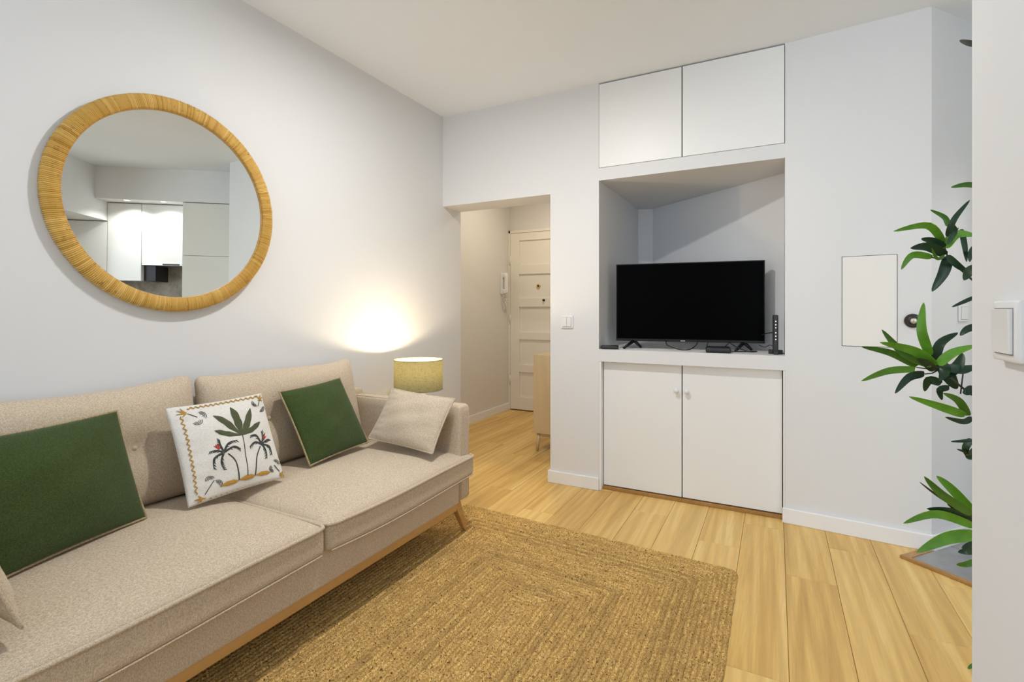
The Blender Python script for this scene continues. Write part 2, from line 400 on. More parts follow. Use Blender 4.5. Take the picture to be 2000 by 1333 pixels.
def seat(y0, y1):
    cy, hy = (y0 + y1) / 2, (y1 - y0) / 2; x0 = -2.13; cx, hx = (SX + x0) / 2, (SX - x0) / 2; hz = .052
    def df(P):
        u, v = P.x / hx, P.y / hy
        cr = .042 * (max(0, 1 - u ** 4) * max(0, 1 - v ** 4)) ** .8 if P.z > 0 else -.006 * max(0, 1 - v * v)
        front = .012 * max(0, u) ** 3 * (1 - v * v)                  # the front edge bows out a little
        wave = .003 * math.sin(7 * P.y) * max(0, u)
        return Vector((cx + P.x + front, cy + P.y, .353 + P.z + cr + wave))
    o = obj('seat_cushion', rbox((hx, hy, hz), .026, 22, df), M['sofa'], so, True)
    pts = []
    for k in range(161):
        s_ = k / 160; r = .03; X, Y = hx, hy
        seq = [(-X, -Y), (X - r, -Y), (X - r * .3, -Y + r * .3), (X, -Y + r), (X, Y - r), (X - r * .3, Y - r * .3), (X - r, Y), (-X, Y)]
        # walk the open loop along the front and both sides
        L = [math.dist(seq[i], seq[i + 1]) for i in range(len(seq) - 1)]; d = s_ * sum(L); i = 0
        while i < len(L) - 1 and d > L[i]: d -= L[i]; i += 1
        t = d / L[i]; x = seq[i][0] + (seq[i + 1][0] - seq[i][0]) * t; y = seq[i][1] + (seq[i + 1][1] - seq[i][1]) * t
        pts.append(df(Vector((x, y, hz - .009))) + Vector((.0015, 0, .004)))
    obj('piping', tube(pts, .0068, 8), M['sofa'], o, True)
    pts = [df(Vector((hx - .004, -hy + .02 + k / 40 * (2 * hy - .04), -hz + .008))) + Vector((.002, 0, 0)) for k in range(41)]
    obj('piping', tube(pts, .003, 6), M['sofa'], o, True)
seat(SY0 + .005, SYM - .004 + .004); seat(SYM + .004, SY1 + .008)
def backc(y0, y1, buttons, ear):
    cy, hy = (y0 + y1) / 2, (y1 - y0) / 2; hx, hz = .055, .225; cz = .425 + hz
    def df(P):
        u, v = P.y / hy, P.z / hz
        puff = (max(0, 1 - u ** 4) * max(0, 1 - v ** 4)) ** .6
        x = P.x * (.35 + .95 * puff) + (.018 * puff if P.x > 0 else 0)
        for (by, bz) in buttons:
            d2 = ((cy + P.y - by) ** 2 + (cz + P.z - bz) ** 2)
            if P.x > 0: x -= .030 * math.exp(-d2 / .0022) + .012 * math.exp(-d2 / .012)
        z = P.z
        if v > 0: z += -.014 * (1 - u * u) * v + .014 * abs(u) ** 10 * v + .005 * math.sin(9 * P.y + cy * 5) * v
        y = P.y * (1 - .012 * (1 - v * v)) - (ear * (v + 1) / 2 * max(0, u) ** 3)
        lean = -.075 * (v + 1) / 2
        return Vector((-2.075 + x + lean * .8, cy + y, cz + z))
    o = obj('back_cushion', rbox((hx, hy, hz), .045, 26, df), M['sofa'], so, True)
    for (by, bz) in buttons:
        p = df(Vector((hx, by - cy, bz - cz)))
        obj('button', ring(p + Vector((.002, 0, 0)), [(0, .008), (.006, .007), (.010, .003), (.011, -.003)], (1, 0, .15)), M['sofa'], o, True)
bz = .655
backc(SY0 + .10, SYM - .012, [(.60, bz), (.985, bz - .005)], .01)
backc(SYM - .008, SY1 - .075, [(1.53, bz), (1.90, bz)], .05)
obj('frame_rail', box(-1.435, -1.405, SY0 + .11, SY1 - .115, .150, .186), M['leg'], so, bevel=.003)
obj('frame_rail', box(-2.12, -2.09, SY0 + .11, SY1 - .115, .150, .186), M['leg'], so, bevel=.003)
for sy in (-1, 1):
    yy = SY1 - .11 if sy > 0 else SY0 + .11
    obj('frame_rail', box(-2.12, -1.435, yy - .012, yy + .012, .150, .186), M['leg'], so, bevel=.002)
    for xt, xb in ((-1.425, -1.432), (-2.10, -2.13)):
        yt, yb = yy + sy * .008, yy + sy * .105
        v = []
        for (x, y, z, a, b) in ((xb, yb, .0142, .012, .012), (xt, yt, .186, .018, .026)):
            v += [(x - a, y - b, z), (x + a, y - b, z), (x + a, y + b, z), (x - a, y + b, z)]
        obj('leg', (v, box(0, 1, 0, 1, 0, 1)[1]), M['leg'], so, bevel=.003)
for y in (.60, 1.25, 1.95):
    obj('support_foot', lathe([(.018, .0145), (.018, .03), (.013, .05), (.013, .184)], (-1.66, y, 0), 14), M['black'], so, True)

# ================================================================== CUSHIONS
def pillow_fn(w, h, t, seed, pinch=.05, sag=0):
    rnd = random.Random(seed); ph = [rnd.uniform(0, 6.3) for _ in range(6)]
    def fn(u, v, side):
        x = w / 2 * u * (1 - pinch * (1 - v * v)); y = h / 2 * v * (1 - pinch * (1 - u * u))
        e = max(0, (1 - u * u)) * max(0, (1 - v * v))
        th = t / 2 * e ** .55
        wr = .0035 * (math.sin(5 * u + 3 * v + ph[0]) + math.sin(9 * v - 4 * u + ph[1])) * e
        edge = .0045 * math.sin(26 * v + ph[2]) * max(0, abs(u) - .55) * (1 - u * u) * 4 * (1 if u < 0 else .5)
        z = side * th + wr + edge
        bendz = sag * (u * u + v * v) * .5
        return Vector((x, y, z + bendz))
    return fn
def pillow(name, c, n, xdir, w, h, t, m, pm, label, seed, pinch=.05, sag=0, rp=.0045, roll=0, corner=None):
    n = Vector(n).normalized(); xa = Vector(xdir); xa = (xa - n * xa.dot(n)).normalized(); ya = n.cross(xa)
    B = Matrix((xa, ya, n)).transposed(); c = Vector(c)
    fn0 = pillow_fn(w, h, t, seed, pinch, sag)
    def fn(u, v, side, d=0):
        p = fn0(u, v, side)
        if corner and d == 0: p = p + corner(u, v)
        elif corner: p = p + corner(u, v)
        p.z += d
        return c + B @ p
    N = 36; V = []; Fc = []
    g = [math.sin((-1 + 2 * i / N) * PI / 2) * .5 + (-1 + 2 * i / N) * .5 for i in range(N + 1)]
    for side in (1, -1):
        k0 = len(V)
        for j in range(N + 1):
            for i in range(N + 1): V.append(fn(g[i], g[j], side))
        for j in range(N):
            for i in range(N):
                a = k0 + j * (N + 1) + i; q = (a, a + 1, a + N + 2, a + N + 1); Fc.append(q if side > 0 else q[::-1])
    rt = root(name, (c.x, c.y, min(p.z for p in V)), label, 'cushion')
    o = obj('cover', (V, Fc), m, rt)
    bm = bmesh.new(); bm.from_mesh(o.data); bmesh.ops.remove_doubles(bm, verts=bm.verts, dist=.0004); bmesh.ops.recalc_face_normals(bm, faces=bm.faces); bm.to_mesh(o.data); bm.free()
    o.data.polygons.foreach_set('use_smooth', [True] * len(o.data.polygons))
    if pm:
        loop = []
        for k in range(160):
            s_ = k / 40; i = int(s_); tt = (s_ - i) * 2 - 1
            u, v = ((tt, -1), (1, tt), (-tt, 1), (-1, -tt))[i]
            loop.append(fn(u, v, 1))
        obj('piping', tube(loop, rp, 7, True), pm, rt, True)
    return rt, fn, o
# green cushion at the left, partly hidden by the lumbar cushion
pillow('green_cushion', (-1.878, .697, .629), (.91, .25, .33), (-.25, .96, 0), .46, .375, .12, M['green'], M['pipe'], 'large dark green cushion with jute piping leaning left of the palm cushion', 3, .04)
pillow('green_cushion', (-1.920, 1.738, .628), (.87, -.02, .49), (0, 1, .06), .365, .365, .11, M['green'], M['pipe'], 'dark green cushion tilted between the palm cushion and the lamp', 5, .035)
wr, wfn, wcov = pillow('palm_cushion', (-1.897, 1.234, .622), (.90, -.08, .43), (.08, 1, .012), .372, .372, .092, M['whitec'], None, 'white cushion embroidered with palm trees and a mustard border', 9, .03)
pillow('lumbar_cushion', (-1.625, 2.012, .602), (.02, -.82, .57), (1, .02, -.08), .405, .285, .105, M['beige'], M['beige'], 'beige tweed cushion leaning on the far sofa arm below the lamp', 12, .045)
pillow('lumbar_cushion', (-1.63, .420, .614), (.02, .93, .36), (-1, .02, .08), .405, .285, .09, M['beige'], M['beige'], 'beige tweed cushion cut off by the left edge of the photo', 13, .045)

# embroidery, drawn in the square of the cushion: q() takes a point of the tilted square to (u, v)
src = np.array([(80, 235), (1050, 105), (1285, 940), (305, 1265)], float); dst = np.array([(-1, 1), (1, 1), (1, -1), (-1, -1)], float)
A = []
for (x, y), (u, v) in zip(src, dst): A += [[x, y, 1, 0, 0, 0, -u * x, -u * y], [0, 0, 0, x, y, 1, -v * x, -v * y]]
hm = np.append(np.linalg.solve(np.array(A), dst.ravel()), 1).reshape(3, 3)
def q(p): r = hm @ np.array([p[0], p[1], 1.0]); return Vector((r[0] / r[2], r[1] / r[2], 0))
def stitch(P, w, shape='line', n=10):
    """a raised ribbon of thread along P; w is the width in the same units"""
    c = spline([(x, y, 0) for x, y in P], n); N = len(c); V = []; Fc = []
    for i, p in enumerate(c):
        d = (c[min(i + 1, N - 1)] - c[max(i - 1, 0)]).normalized(); s = Vector((-d.y, d.x, 0)); t = i / (N - 1)
        if shape == 'leaf': ww = w * (math.sin(PI * t ** 1.15) ** .9 * (1 + .10 * math.sin(t * 19))) + 1.5
        elif shape == 'taper': ww = w * (1 - t) ** .7 + 1.5
        else: ww = w
        for k, hgt in ((-1, .0003), (-.5, .0014), (0, .0018), (.5, .0014), (1, .0003)):
            uv = q(p + s * ww * .5 * k); e_ = min(.985, max(abs(uv.x), abs(uv.y))); V.append(wfn(max(-.985, min(.985, uv.x)), max(-.985, min(.985, uv.y)), 1, hgt + .0004 + .0045 * e_ ** 7))
    for i in range(N - 1):
        for k in range(4): Fc.append((i * 5 + k, i * 5 + k + 1, i * 5 + k + 6, i * 5 + k + 5))
    return V, Fc
def zig(a, b, amp, per):
    n = per * 4; out = []
    for i in range(n + 1):
        t = i / n; x, y = a[0] + (b[0] - a[0]) * t, a[1] + (b[1] - a[1]) * t; d = Vector((b[0] - a[0], b[1] - a[1])).normalized()
        s = amp * math.sin(2 * PI * i / 4); out.append((x - d.y * s, y + d.x * s))
    return stitch(out, 11, n=3)
emb = lambda name, parts, m: obj(name, join(*parts), m, wr, True)
emb('zigzag_border', [zig((215, 335), (372, 1140), 13, 15), zig((285, 248), (990, 143), 9, 14), zig((490, 1200), (1215, 975), 12, 13)], M['mustard'])
emb('corner_flower', [stitch([(268, 298), p], 20, 'taper', 5) for p in ((212, 245), (178, 268), (168, 312), (228, 340), (262, 285))], M['mustard'])
emb('corner_flower', [stitch([(1025, 168), p], 18, 'taper', 5) for p in ((985, 130), (1030, 118), (1052, 148), (998, 185), (1048, 190))], M['mustard'])
emb('corner_flower', [stitch([(1248, 905), p], 18, 'taper', 5) for p in ((1240, 970), (1272, 940), (1216, 930), (1255, 880), (1222, 905))], M['mustard'])
emb('corner_flower', [stitch([(430, 1178), p], 22, 'taper', 5) for p in ((392, 1146), (350, 1195), (385, 1245), (432, 1240), (478, 1180))], M['mustard'])
hub = (812, 545)
for tip, mid, w in (((705, 250), (775, 400), 78), ((910, 265), (868, 425), 66), ((525, 335), (670, 425), 66), ((1005, 405), (915, 485), 52), ((525, 500), (660, 530), 54)):
    emb('fan_leaf', [stitch([hub, mid, tip], w, 'leaf', 9)], M['olive'])
emb('palm_stem', [stitch([hub, (848, 740), (885, 955)], 9)], M['slate'])
def frond(h, mid, tip, w, teeth=6, side=1):
    parts = [stitch([h, mid, tip], w, 'taper', 8)]
    c = spline([(h[0], h[1], 0), (mid[0], mid[1], 0), (tip[0], tip[1], 0)], 12)
    for k in range(teeth):
        i = int(len(c) * (.3 + .65 * k / teeth)); p = c[i]; d = (c[min(i + 1, len(c) - 1)] - c[i - 1]).normalized()
        e = p + d * 26 + Vector((-d.y, d.x, 0)) * 26 * side
        parts.append(stitch([(p.x, p.y), (e.x, e.y)], 13, 'taper', 3))
    return parts
L = []
for mid, tip, w, s in (((660, 635), (755, 598), 26, 1), ((715, 668), (792, 690), 24, 1), ((545, 705), (472, 715), 22, -1), ((582, 650), (574, 592), 22, -1), ((520, 790), (530, 897), 26, -1), ((595, 820), (637, 902), 24, -1)): L += frond((612, 730), mid, tip, w, 6, s)
emb('palm_tree', L + [stitch([(655, 740), (750, 820), (800, 1000)], 13)], M['slate'])
L = []
for mid, tip, w, s in (((960, 545), (890, 552), 22, -1), ((948, 612), (888, 668), 22, -1), ((1032, 565), (1014, 500), 20, 1), ((1068, 590), (1100, 570), 18, 1), ((1066, 690), (1080, 777), 22, 1), ((1108, 650), (1135, 735), 22, 1)): L += frond((1025, 630), mid, tip, w, 5, s)
emb('palm_tree', L + [stitch([(1008, 650), (966, 780), (965, 950)], 12)], M['slate'])
emb('red_flower', [stitch([(570, 690), p], 24, 'taper', 4) for p in ((515, 655), (530, 640), (548, 632), (570, 650))], M['red'])
emb('red_flower', [stitch([(1042, 580), p], 20, 'taper', 4) for p in ((1045, 525), (1060, 512), (1075, 545))], M['red'])
emb('palm_heart', [stitch([(600, 728), (622, 742)], 22)], M['mustard'])
for a, b, w in (((605, 1058), (795, 1003), 46), ((800, 998), (962, 948), 48), ((966, 945), (1124, 903), 40)):
    emb('ground_patch', [stitch([a, ((a[0] + b[0]) / 2, (a[1] + b[1]) / 2), b], w, 'leaf', 12)], M['mustard'])
def bunch(c, ang, r):
    out = []
    for k in range(3):
        R = r * (1.12 - .34 * k)
        out.append(stitch([(c[0] + R * math.cos(ang + t) * 1.0, c[1] + R * math.sin(ang + t) * .85) for t in (-1.5, -.75, 0, .75, 1.3)], 6, n=4))
    return out
for stem, b1, b2 in ((((280, 305), (372, 345)), ((412, 330), -.6), ((365, 385), 1.2)), (((1020, 172), (998, 242)), ((968, 212), 2.6), ((1028, 265), .7)),
                     (((460, 1140), (540, 1000)), ((500, 1000), -1.9), ((580, 1040), -.6)), (((1222, 888), (1160, 830)), ((1150, 868), 2.8), ((1182, 808), -.9))):
    k = 46 if stem[0][0] < 700 else 34
    emb('corner_palm', [stitch(list(stem), 8)] + bunch(b1[0], b1[1], k) + bunch(b2[0], b2[1], k), M['slate'])

# ================================================================== RATTAN MIRROR
MC = Vector((XL + .032, 1.196, 1.577)); RO, RI = .433, .377
mr = root('round_mirror', (MC.x, MC.y, MC.z - RO), 'large round mirror in a rattan-wrapped frame above the sofa', 'mirror')
YAW, PIT = math.radians(-1.5), math.radians(.5)
Rm = Matrix.Rotation(YAW, 4, 'Z') @ Matrix.Rotation(PIT, 4, 'Y')
def mp(r, a, x): return MC + Rm @ Vector((x, r * math.cos(a), r * math.sin(a)))
NS = 400; SUB = 4
prof = [(RI, -.010), (RI, .008), (RI + .004, .013), ((RO + RI) / 2, .0155), (RO - .007, .013), (RO - .001, .007), (RO, -.004), (RO - .002, -.019), (RI + .02, -.019)]
V = []; Fc = []; NP = len(prof); tot = NS * SUB
rs = random.Random(4); wob = [rs.uniform(-.0012, .0012) for _ in range(NS)]
for i in range(tot):
    k, j = divmod(i, SUB); a = 2 * PI * i / tot; dep = -.0050 if j == 0 else (.0008 if j == 2 else 0)
    for (r, x) in prof:
        cr, cx = (RO + RI) / 2, -.003; dr_, dx_ = r - cr, x - cx; ln = math.hypot(dr_, dx_); s_ = 1 + (dep + wob[k] * .5) / ln
        V.append(mp(cr + dr_ * s_, a, cx + dx_ * s_))
for i in range(tot):
    n_ = (i + 1) % tot
    for p in range(NP): Fc.append((i * NP + p, i * NP + (p + 1) % NP, n_ * NP + (p + 1) % NP, n_ * NP + p))
fr = obj('rattan_frame', (V, Fc), M['rattan'], mr, True)
al = fr.data.attributes.new('strand', 'FLOAT', 'FACE'); tone = [min(1, max(0, rs.gauss(.55, .22))) if rs.random() > .12 else rs.choice((0, 1)) for _ in range(NS)]
al.data.foreach_set('value', [tone[(f // NP) // SUB] for f in range(len(fr.data.polygons))])
G = [mp(0, 0, .000)] + [mp(RI + .006, 2 * PI * i / 96, .000) for i in range(96)] + [mp(RI + .006, 2 * PI * i / 96, -.006) for i in range(96)]
obj('mirror_glass', (G, [(0, 1 + i, 1 + (i + 1) % 96) for i in range(96)] + [(1 + i, 97 + i, 97 + (i + 1) % 96, 1 + (i + 1) % 96) for i in range(96)] + [tuple(range(97, 193))[::-1]]), M['mirror'], mr)
rim = [mp(RI + .0005, 2 * PI * i / 128, .0015) for i in range(128)]
obj('inner_rim', tube(rim, .0035, 6, True), M['leg'], mr, True)

# ================================================================== RUG
rg = root('jute_rug', (-.88, 1.35, 0), 'braided jute rug of concentric rectangles under the sofa front', 'rug')
RX0, RX1, RY0, RY1 = -1.62, -.143, .20, 2.462
def shear(p): return Vector((p[0], p[1] - .060 * (p[0] + .88), p[2]))
obj('backing', xf(box(RX0 + .01, RX1 - .01, RY0 + .01, RY1 - .01, .0005, .004), Matrix.Shear('XY', 4, (0, 0))), M['jute'], rg)
bk = rg.children[0]
for v in bk.data.vertices:
    v.co.y -= .060 * v.co.x
SP = .0185; nr = int((RX1 - RX0) / 2 / SP)
for i in range(nr):
    ins = SP * (i + .5); x0, x1, y0, y1 = RX0 + ins, RX1 - ins, RY0 + ins, RY1 - ins
    r = max(.004, min(.035, .045 - ins * .5)) if i < 6 else .012
    r = min(r, (x1 - x0) / 2 * .9 + .0005)
    path = []
    for (cx, cy, a0) in ((x1 - r, y1 - r, 0), (x0 + r, y1 - r, PI / 2), (x0 + r, y0 + r, PI), (x1 - r, y0 + r, 1.5 * PI)):
        for k in range(5): a = a0 + k / 4 * PI / 2; path.append((cx + r * math.cos(a), cy + r * math.sin(a)))
    path.append(path[0]); pts = []; s_tot = 0
    for a, b in zip(path[:-1], path[1:]):
        d = math.dist(a, b); n = max(1, int(d / .0075))
        for k in range(n): pts.append((a[0] + (b[0] - a[0]) * k / n, a[1] + (b[1] - a[1]) * k / n, s_tot + d * k / n))
        s_tot += d
    N = len(pts); V = []; Fc = []
    for k in range(N):
        p, a, b = pts[k], pts[k - 1], pts[(k + 1) % N]; d = Vector((b[0] - a[0], b[1] - a[1], 0)).normalized(); s_ = Vector((d.y, -d.x, 0))
        jit = .0009 * math.sin(p[2] * 31 + i * 2.1) + .0007 * math.sin(p[2] * 83 + i)
        for w, z in ((-1, .0005), (-.66, .0070), (0, .0112), (.66, .0070), (1, .0005)):
            lump = .0022 * math.sin(2 * PI * (p[2] / .021 + abs(w) * .55 + i * .37)) if abs(w) < .9 else 0
            V.append(shear(Vector((p[0], p[1], z + lump)) + s_ * (w * SP * .50 + jit)))
    for k in range(N):
        j = (k + 1) % N
        for w in range(4): Fc.append((k * 5 + w, k * 5 + w + 1, j * 5 + w + 1, j * 5 + w))
    obj('braid', (V, Fc), M['jute'], rg, True)

# ================================================================== BUILT-IN CUPBOARDS
uc = root('overhead_cupboard', ((XP + XN) / 2, YB, CB), 'white handleless double cupboard set into the wall above the TV niche', 'cupboard')
obj('cavity', box(XP + .001, XN - .001, YB + .0195, YB + .0205, CB + .001, CZ - .001), M['gap'], uc)
xs = -.4905
obj('door', box(XP + .003, xs - .003, YB - .004, YB + .016, CB + .002, CZ - .008), M['lac'], uc, bevel=.0012)
obj('door', box(xs + .003, XN - .003, YB - .004, YB + .016, CB + .002, CZ - .008), M['lac'], uc, bevel=.0012)
lc = root('base_cupboard', ((XP + XN) / 2, YB + .05, 0), 'white double-door cupboard recessed below the TV shelf', 'cupboard')
obj('cavity', box(XP, XN, YB + .075, YB + .08, .001, SH0 - .001), M['gap'], lc)
obj('jamb', box(XP + .0005, XP + .014, YB + .002, YB + .07, .001, SH0 - .001), M['base'], lc)
obj('jamb', box(XN - .009, XN - .0005, YB + .004, YB + .07, .001, SH0 - .001), M['base'], lc)
xd = -.498
for a, b, kx in ((XP + .018, xd - .003, xd - .03), (xd + .003, XN - .0135, xd + .028)):
    d = obj('door', box(a, b, YB + .045, YB + .065, .026, SH0 - .004), M['lac'], lc, bevel=.0015)
    obj('knob', ring((kx, YB + .045, .665), [(.006, 0), (.006, .012), (.013, .018), (.015, .024), (.011, .030), (0, .031)], (0, -1, 0)), M['plastic'], d, True)
obj('floor_track', box(XP + .014, XN - .006, YB + .030, YB + .075, .001, .020), M['strip'], lc, bevel=.002)

# ================================================================== TELEVISION AND BOXES
TA, TB = Vector((-.934, 3.27, 0)), Vector((-.057, 3.40, 0)); tdx = (TB - TA).normalized(); tn = Vector((tdx.y, -tdx.x, 0)); tw = (TB - TA).length
tz0, tz1 = .948, 1.452
T4 = Matrix(((tdx.x, tn.x, 0, TA.x), (tdx.y, tn.y, 0, TA.y), (0, 0, 1, 0), (0, 0, 0, 1)))     # x along the screen, y out of it
tv = root('television', (TA + TB) / 2 + Vector((0, 0, SH1)), 'black flat-screen television switched off in the wall niche', 'television')
obj('housing', xf(box(0, tw, -.035, 0, tz0, tz1), T4), M['tvblack'], tv, bevel=.003)
obj('rear_cover', xf(box(.15, tw - .15, -.075, -.03, tz0 + .02, tz0 + .30), T4), M['tvblack'], tv, bevel=.008)
obj('screen', xf(box(.006, tw - .006, -.001, .0012, tz0 + .016, tz1 - .006), T4), M['screen'], tv)
obj('chin', xf(box(.002, tw - .002, -.003, .004, tz0, tz0 + .012), T4), M['tvblack'], tv, bevel=.001)
obj('logo', xf(box(tw * .455, tw * .485, .004, .0048, tz0 + .004, tz0 + .009), T4), M['logo'], tv)
for fx in (.115, tw - .115):
    for dx, dy in ((-.055, .085), (.045, -.02)):
        p = [(fx, -.012, tz0 + .003), (fx + dx, dy, SH1 + .006)]
        ft = obj('foot', xf(tube(p, [.012, .0075], 8), T4), M['tvblack'], tv, True)
def cable(pts, r, label, name='cable'):
    return tag(obj(name, tube(spline(pts, 10), r, 6), M['cable'], None, True), label, 'cable')
sb = root('set_top_box', at(1196, 681, 3.17) * 1.0, 'small flat black box at the left end of the TV shelf', 'media box')
c = OFF[sb].copy(); c.z = SH1; sb.location = c; OFF[sb] = c
obj('case', xf(rbox((.055, .045, .0095), .006, 6), Matrix.Translation((-.945, 3.165, SH1 + .012)) @ Matrix.Rotation(.25, 4, 'Z')), M['black'], sb, True)
obj('case_foot', xf(box(-.045, .045, -.035, .035, 0, .006), Matrix.Translation((-.945, 3.165, SH1)) @ Matrix.Rotation(.25, 4, 'Z')), M['black'], sb)
mb = root('media_box', (-.30, 3.20, SH1), 'black streaming box in front of the right television foot', 'media box')
obj('case', xf(rbox((.068, .048, .0155), .008, 6), Matrix.Translation((-.30, 3.185, SH1 + .0165)) @ Matrix.Rotation(.12, 4, 'Z')), M['black'], mb, True)
obj('top_plate', xf(rbox((.06, .040, .003), .002, 4), Matrix.Translation((-.30, 3.185, SH1 + .033)) @ Matrix.Rotation(.12, 4, 'Z')), M['tvblack'], mb, True)
ro = root('router', (-.0, 3.25, SH1), 'upright black router with a row of white lights at the right end of the shelf', 'router')
RM = Matrix.Translation((-.001, 3.235, SH1)) @ Matrix.Rotation(.04, 4, 'Z')
obj('tower', xf(box(-.013, .013, -.04, .06, .012, .222), RM), M['black'], ro, bevel=.005)
obj('stand', xf(join(box(-.036, .036, -.015, .02, 0, .024), box(-.012, .012, -.06, .07, 0, .02)), RM), M['black'], ro, bevel=.003)
for z in (.085, .103, .122, .150, .167, .186): obj('indicator', xf(ring((0, -.041, z), [(0, .0012), (.0026, .001), (.003, 0)], (0, -1, 0)), RM), M['led'], ro, True)
z = SH1
cable([(-.62, 3.30, .955), (-.60, 3.25, .93), (-.53, 3.23, .908), (-.47, 3.24, .908), (-.44, 3.30, .93), (-.43, 3.33, .955)], .0032, 'black cable looping below the middle of the television')
cable([(-.37, 3.33, .955), (-.37, 3.30, .915), (-.30, 3.29, .906), (-.27, 3.26, .93), (-.245, 3.30, .956)], .0028, 'black cable hanging behind the streaming box')
cable([(-.255, 3.34, .955), (-.20, 3.29, .925), (-.14, 3.27, .906), (-.10, 3.30, .906), (-.22, 3.24, .906), (-.245, 3.215, .918)], .003, 'black cable running from the streaming box to the right foot')
cable([(-.09, 3.37, .94), (-.06, 3.34, .93), (-.03, 3.31, .945), (-.015, 3.29, .94)], .002, 'thin dark wire between television and router base')
cable([(-.075, 3.40, 1.0), (-.05, 3.36, 1.01), (-.02, 3.31, 1.018), (-.006, 3.29, 1.018)], .003, 'dark lead entering the router halfway up')

# ================================================================== TABLE LAMP AND SIDE TABLE
LC = Vector((-1.93, 2.46, 0))
st = root('side_table', (LC.x, LC.y, 0), 'small round side table carrying the lamp beside the sofa', 'table')
obj('table_top', lathe([(.0, .435), (.17, .435), (.175, .44), (.175, .455), (.17, .46), (0, .46)], LC, 40), M['leg'], st, True)
for k in range(3):
    a = 2 * PI * k / 3 + .5; dx, dy = math.cos(a), math.sin(a)
    obj('leg', tube([(LC.x + dx * .10, LC.y + dy * .10, .436), (LC.x + dx * .16, LC.y + dy * .16, .001)], [.014, .009], 10), M['leg'], st, True)
tl = root('table_lamp', (LC.x, LC.y, .461), 'lit table lamp with an olive drum shade behind the sofa arm', 'lamp')
obj('body', lathe([(.0, .461), (.055, .461), (.07, .48), (.08, .53), (.080, .575), (.068, .615), (.045, .634), (.018, .640), (.012, .665), (.012, .70), (0, .70)], LC, 40), M['ceram'], tl, True)
ZS0, ZS1, RS = .668, .848, .147
obj('shade', ([(LC.x + RS * math.cos(2 * PI * k / 64), LC.y + RS * math.sin(2 * PI * k / 64), zz) for zz in (ZS0, ZS1) for k in range(64)], [(k, (k + 1) % 64, 64 + (k + 1) % 64, 64 + k) for k in range(64)]), M['shade'], tl, True)
for zz, nm in ((ZS0, 'shade_rim'), (ZS1, 'shade_rim')):
    obj(nm, tube([(LC.x + RS * math.cos(2 * PI * k / 64), LC.y + RS * math.sin(2 * PI * k / 64), zz) for k in range(64)], .0018, 6, True), M['shade'], tl, True)
for k in range(3):
    a = 2 * PI * k / 3; obj('shade_spider', tube([(LC.x, LC.y, .70), (LC.x + RS * math.cos(a), LC.y + RS * math.sin(a), .70)], .0015, 6), M['silver'], tl, True)
BM = mat('bulb_glass', (1, .9, .7), .4, emit=(1, .78, .48), es=12)
obj('bulb', lathe([(0, .70), (.012, .702), (.014, .72), (.026, .745), (.028, .765), (.02, .785), (0, .79)], LC, 20), BM, tl, True)
o = lamp('table_lamp_glow', 'POINT', (LC.x, LC.y, .775), 13, (1.0, .79, .53), .02)
o.parent = tl; o.location = Vector((LC.x, LC.y, .80)) - OFF[tl]

# ================================================================== CEILING LAMP (just above the frame)
CL = Vector((-1.02, 1.70, CZ))
cl = root('ceiling_lamp', (CL.x, CL.y, CZ - .06), 'flat round white ceiling lamp over the rug', 'lamp')
obj('base_ring', lathe([(0, 0), (.13, 0), (.13, -.02), (.125, -.028), (0, -.028)], CL, 40), M['plastic'], cl, True)
obj('diffuser', lathe([(.12, -.028), (.118, -.036), (.10, -.044), (0, -.048)], CL, 40), mat('lamp_diffuser', (.9, .9, .88), .5, emit=(1, .93, .83), es=3), cl, True)
o = lamp('ceiling_lamp_light', 'AREA', (0, 0, 0), 22.5, (1, .985, .965), .13); o.data.shape = 'DISK'
o.parent = cl; o.location = Vector((CL.x, CL.y, CZ - .052)) - OFF[cl]
# unseen light, added under the hall ceiling to warm the hall
HL = Vector((-1.95, 4.3, CZ))
hl = root('hall_fill', (HL.x, HL.y, CZ - .06), 'small round light added unseen under the hall ceiling', 'lamp')
obj('diffuser', lathe([(.10, 0), (.10, -.03), (.08, -.045), (0, -.05)], HL, 32), M['plastic'], hl, True)
o = lamp('hall_fill_light', 'AREA', (0, 0, 0), 10, (1, .87, .70), .18); o.data.shape = 'DISK'
o.parent = hl; o.location = Vector((HL.x, HL.y, CZ - .056)) - OFF[hl]

# ================================================================== WALL FITTINGS
def switch(name, frame, w, h, d, n, label, rk=.72):
    """frame: 4x4 with x across, y out of the wall, z up"""
    p = frame @ Vector((0, 0, -h / 2)); r = root(name, p, label, 'light switch')
    obj('plate', xf(rbox((w / 2, d / 2, h / 2), min(d / 2, .004), 8), frame @ Matrix.Translation((0, d / 2, 0))), M['plastic'], r, True)
    ww = w * rk / n
    for k in range(n):
        x = (k - (n - 1) / 2) * ww
        v, f = box(x - ww / 2 + .0008, x + ww / 2 - .0008, d - .001, d + .003, -h * rk / 2, h * rk / 2)
        v = [Vector((a, b + (.0025 * (c / h + .5) if b > d else 0), c)) for a, b, c in v]
        obj('rocker', xf((v, f), frame), M['plastic'], r, bevel=.0008)
        obj('rocker_gap', xf(box(x - ww / 2 - .0004, x + ww / 2 + .0004, d - .0006, d + .0003, -h * rk / 2 - .0016, h * rk / 2 + .0012), frame), M['gapgrey'], r)
    return r
M['gapgrey'] = mat('switch_gap', (.25, .25, .24), .8)
fr4 = lambda c, xa, ya: Matrix(((xa[0], ya[0], 0, c[0]), (xa[1], ya[1], 0, c[1]), (0, 0, 1, c[2]), (0, 0, 0, 1)))
switch('light_switch', fr4((-1.215, YB, 1.072), (1, 0), (0, -1)), .083, .085, .009, 2, 'white double light switch on the pier by the doorway')
pw = at(1984, 648, .60)
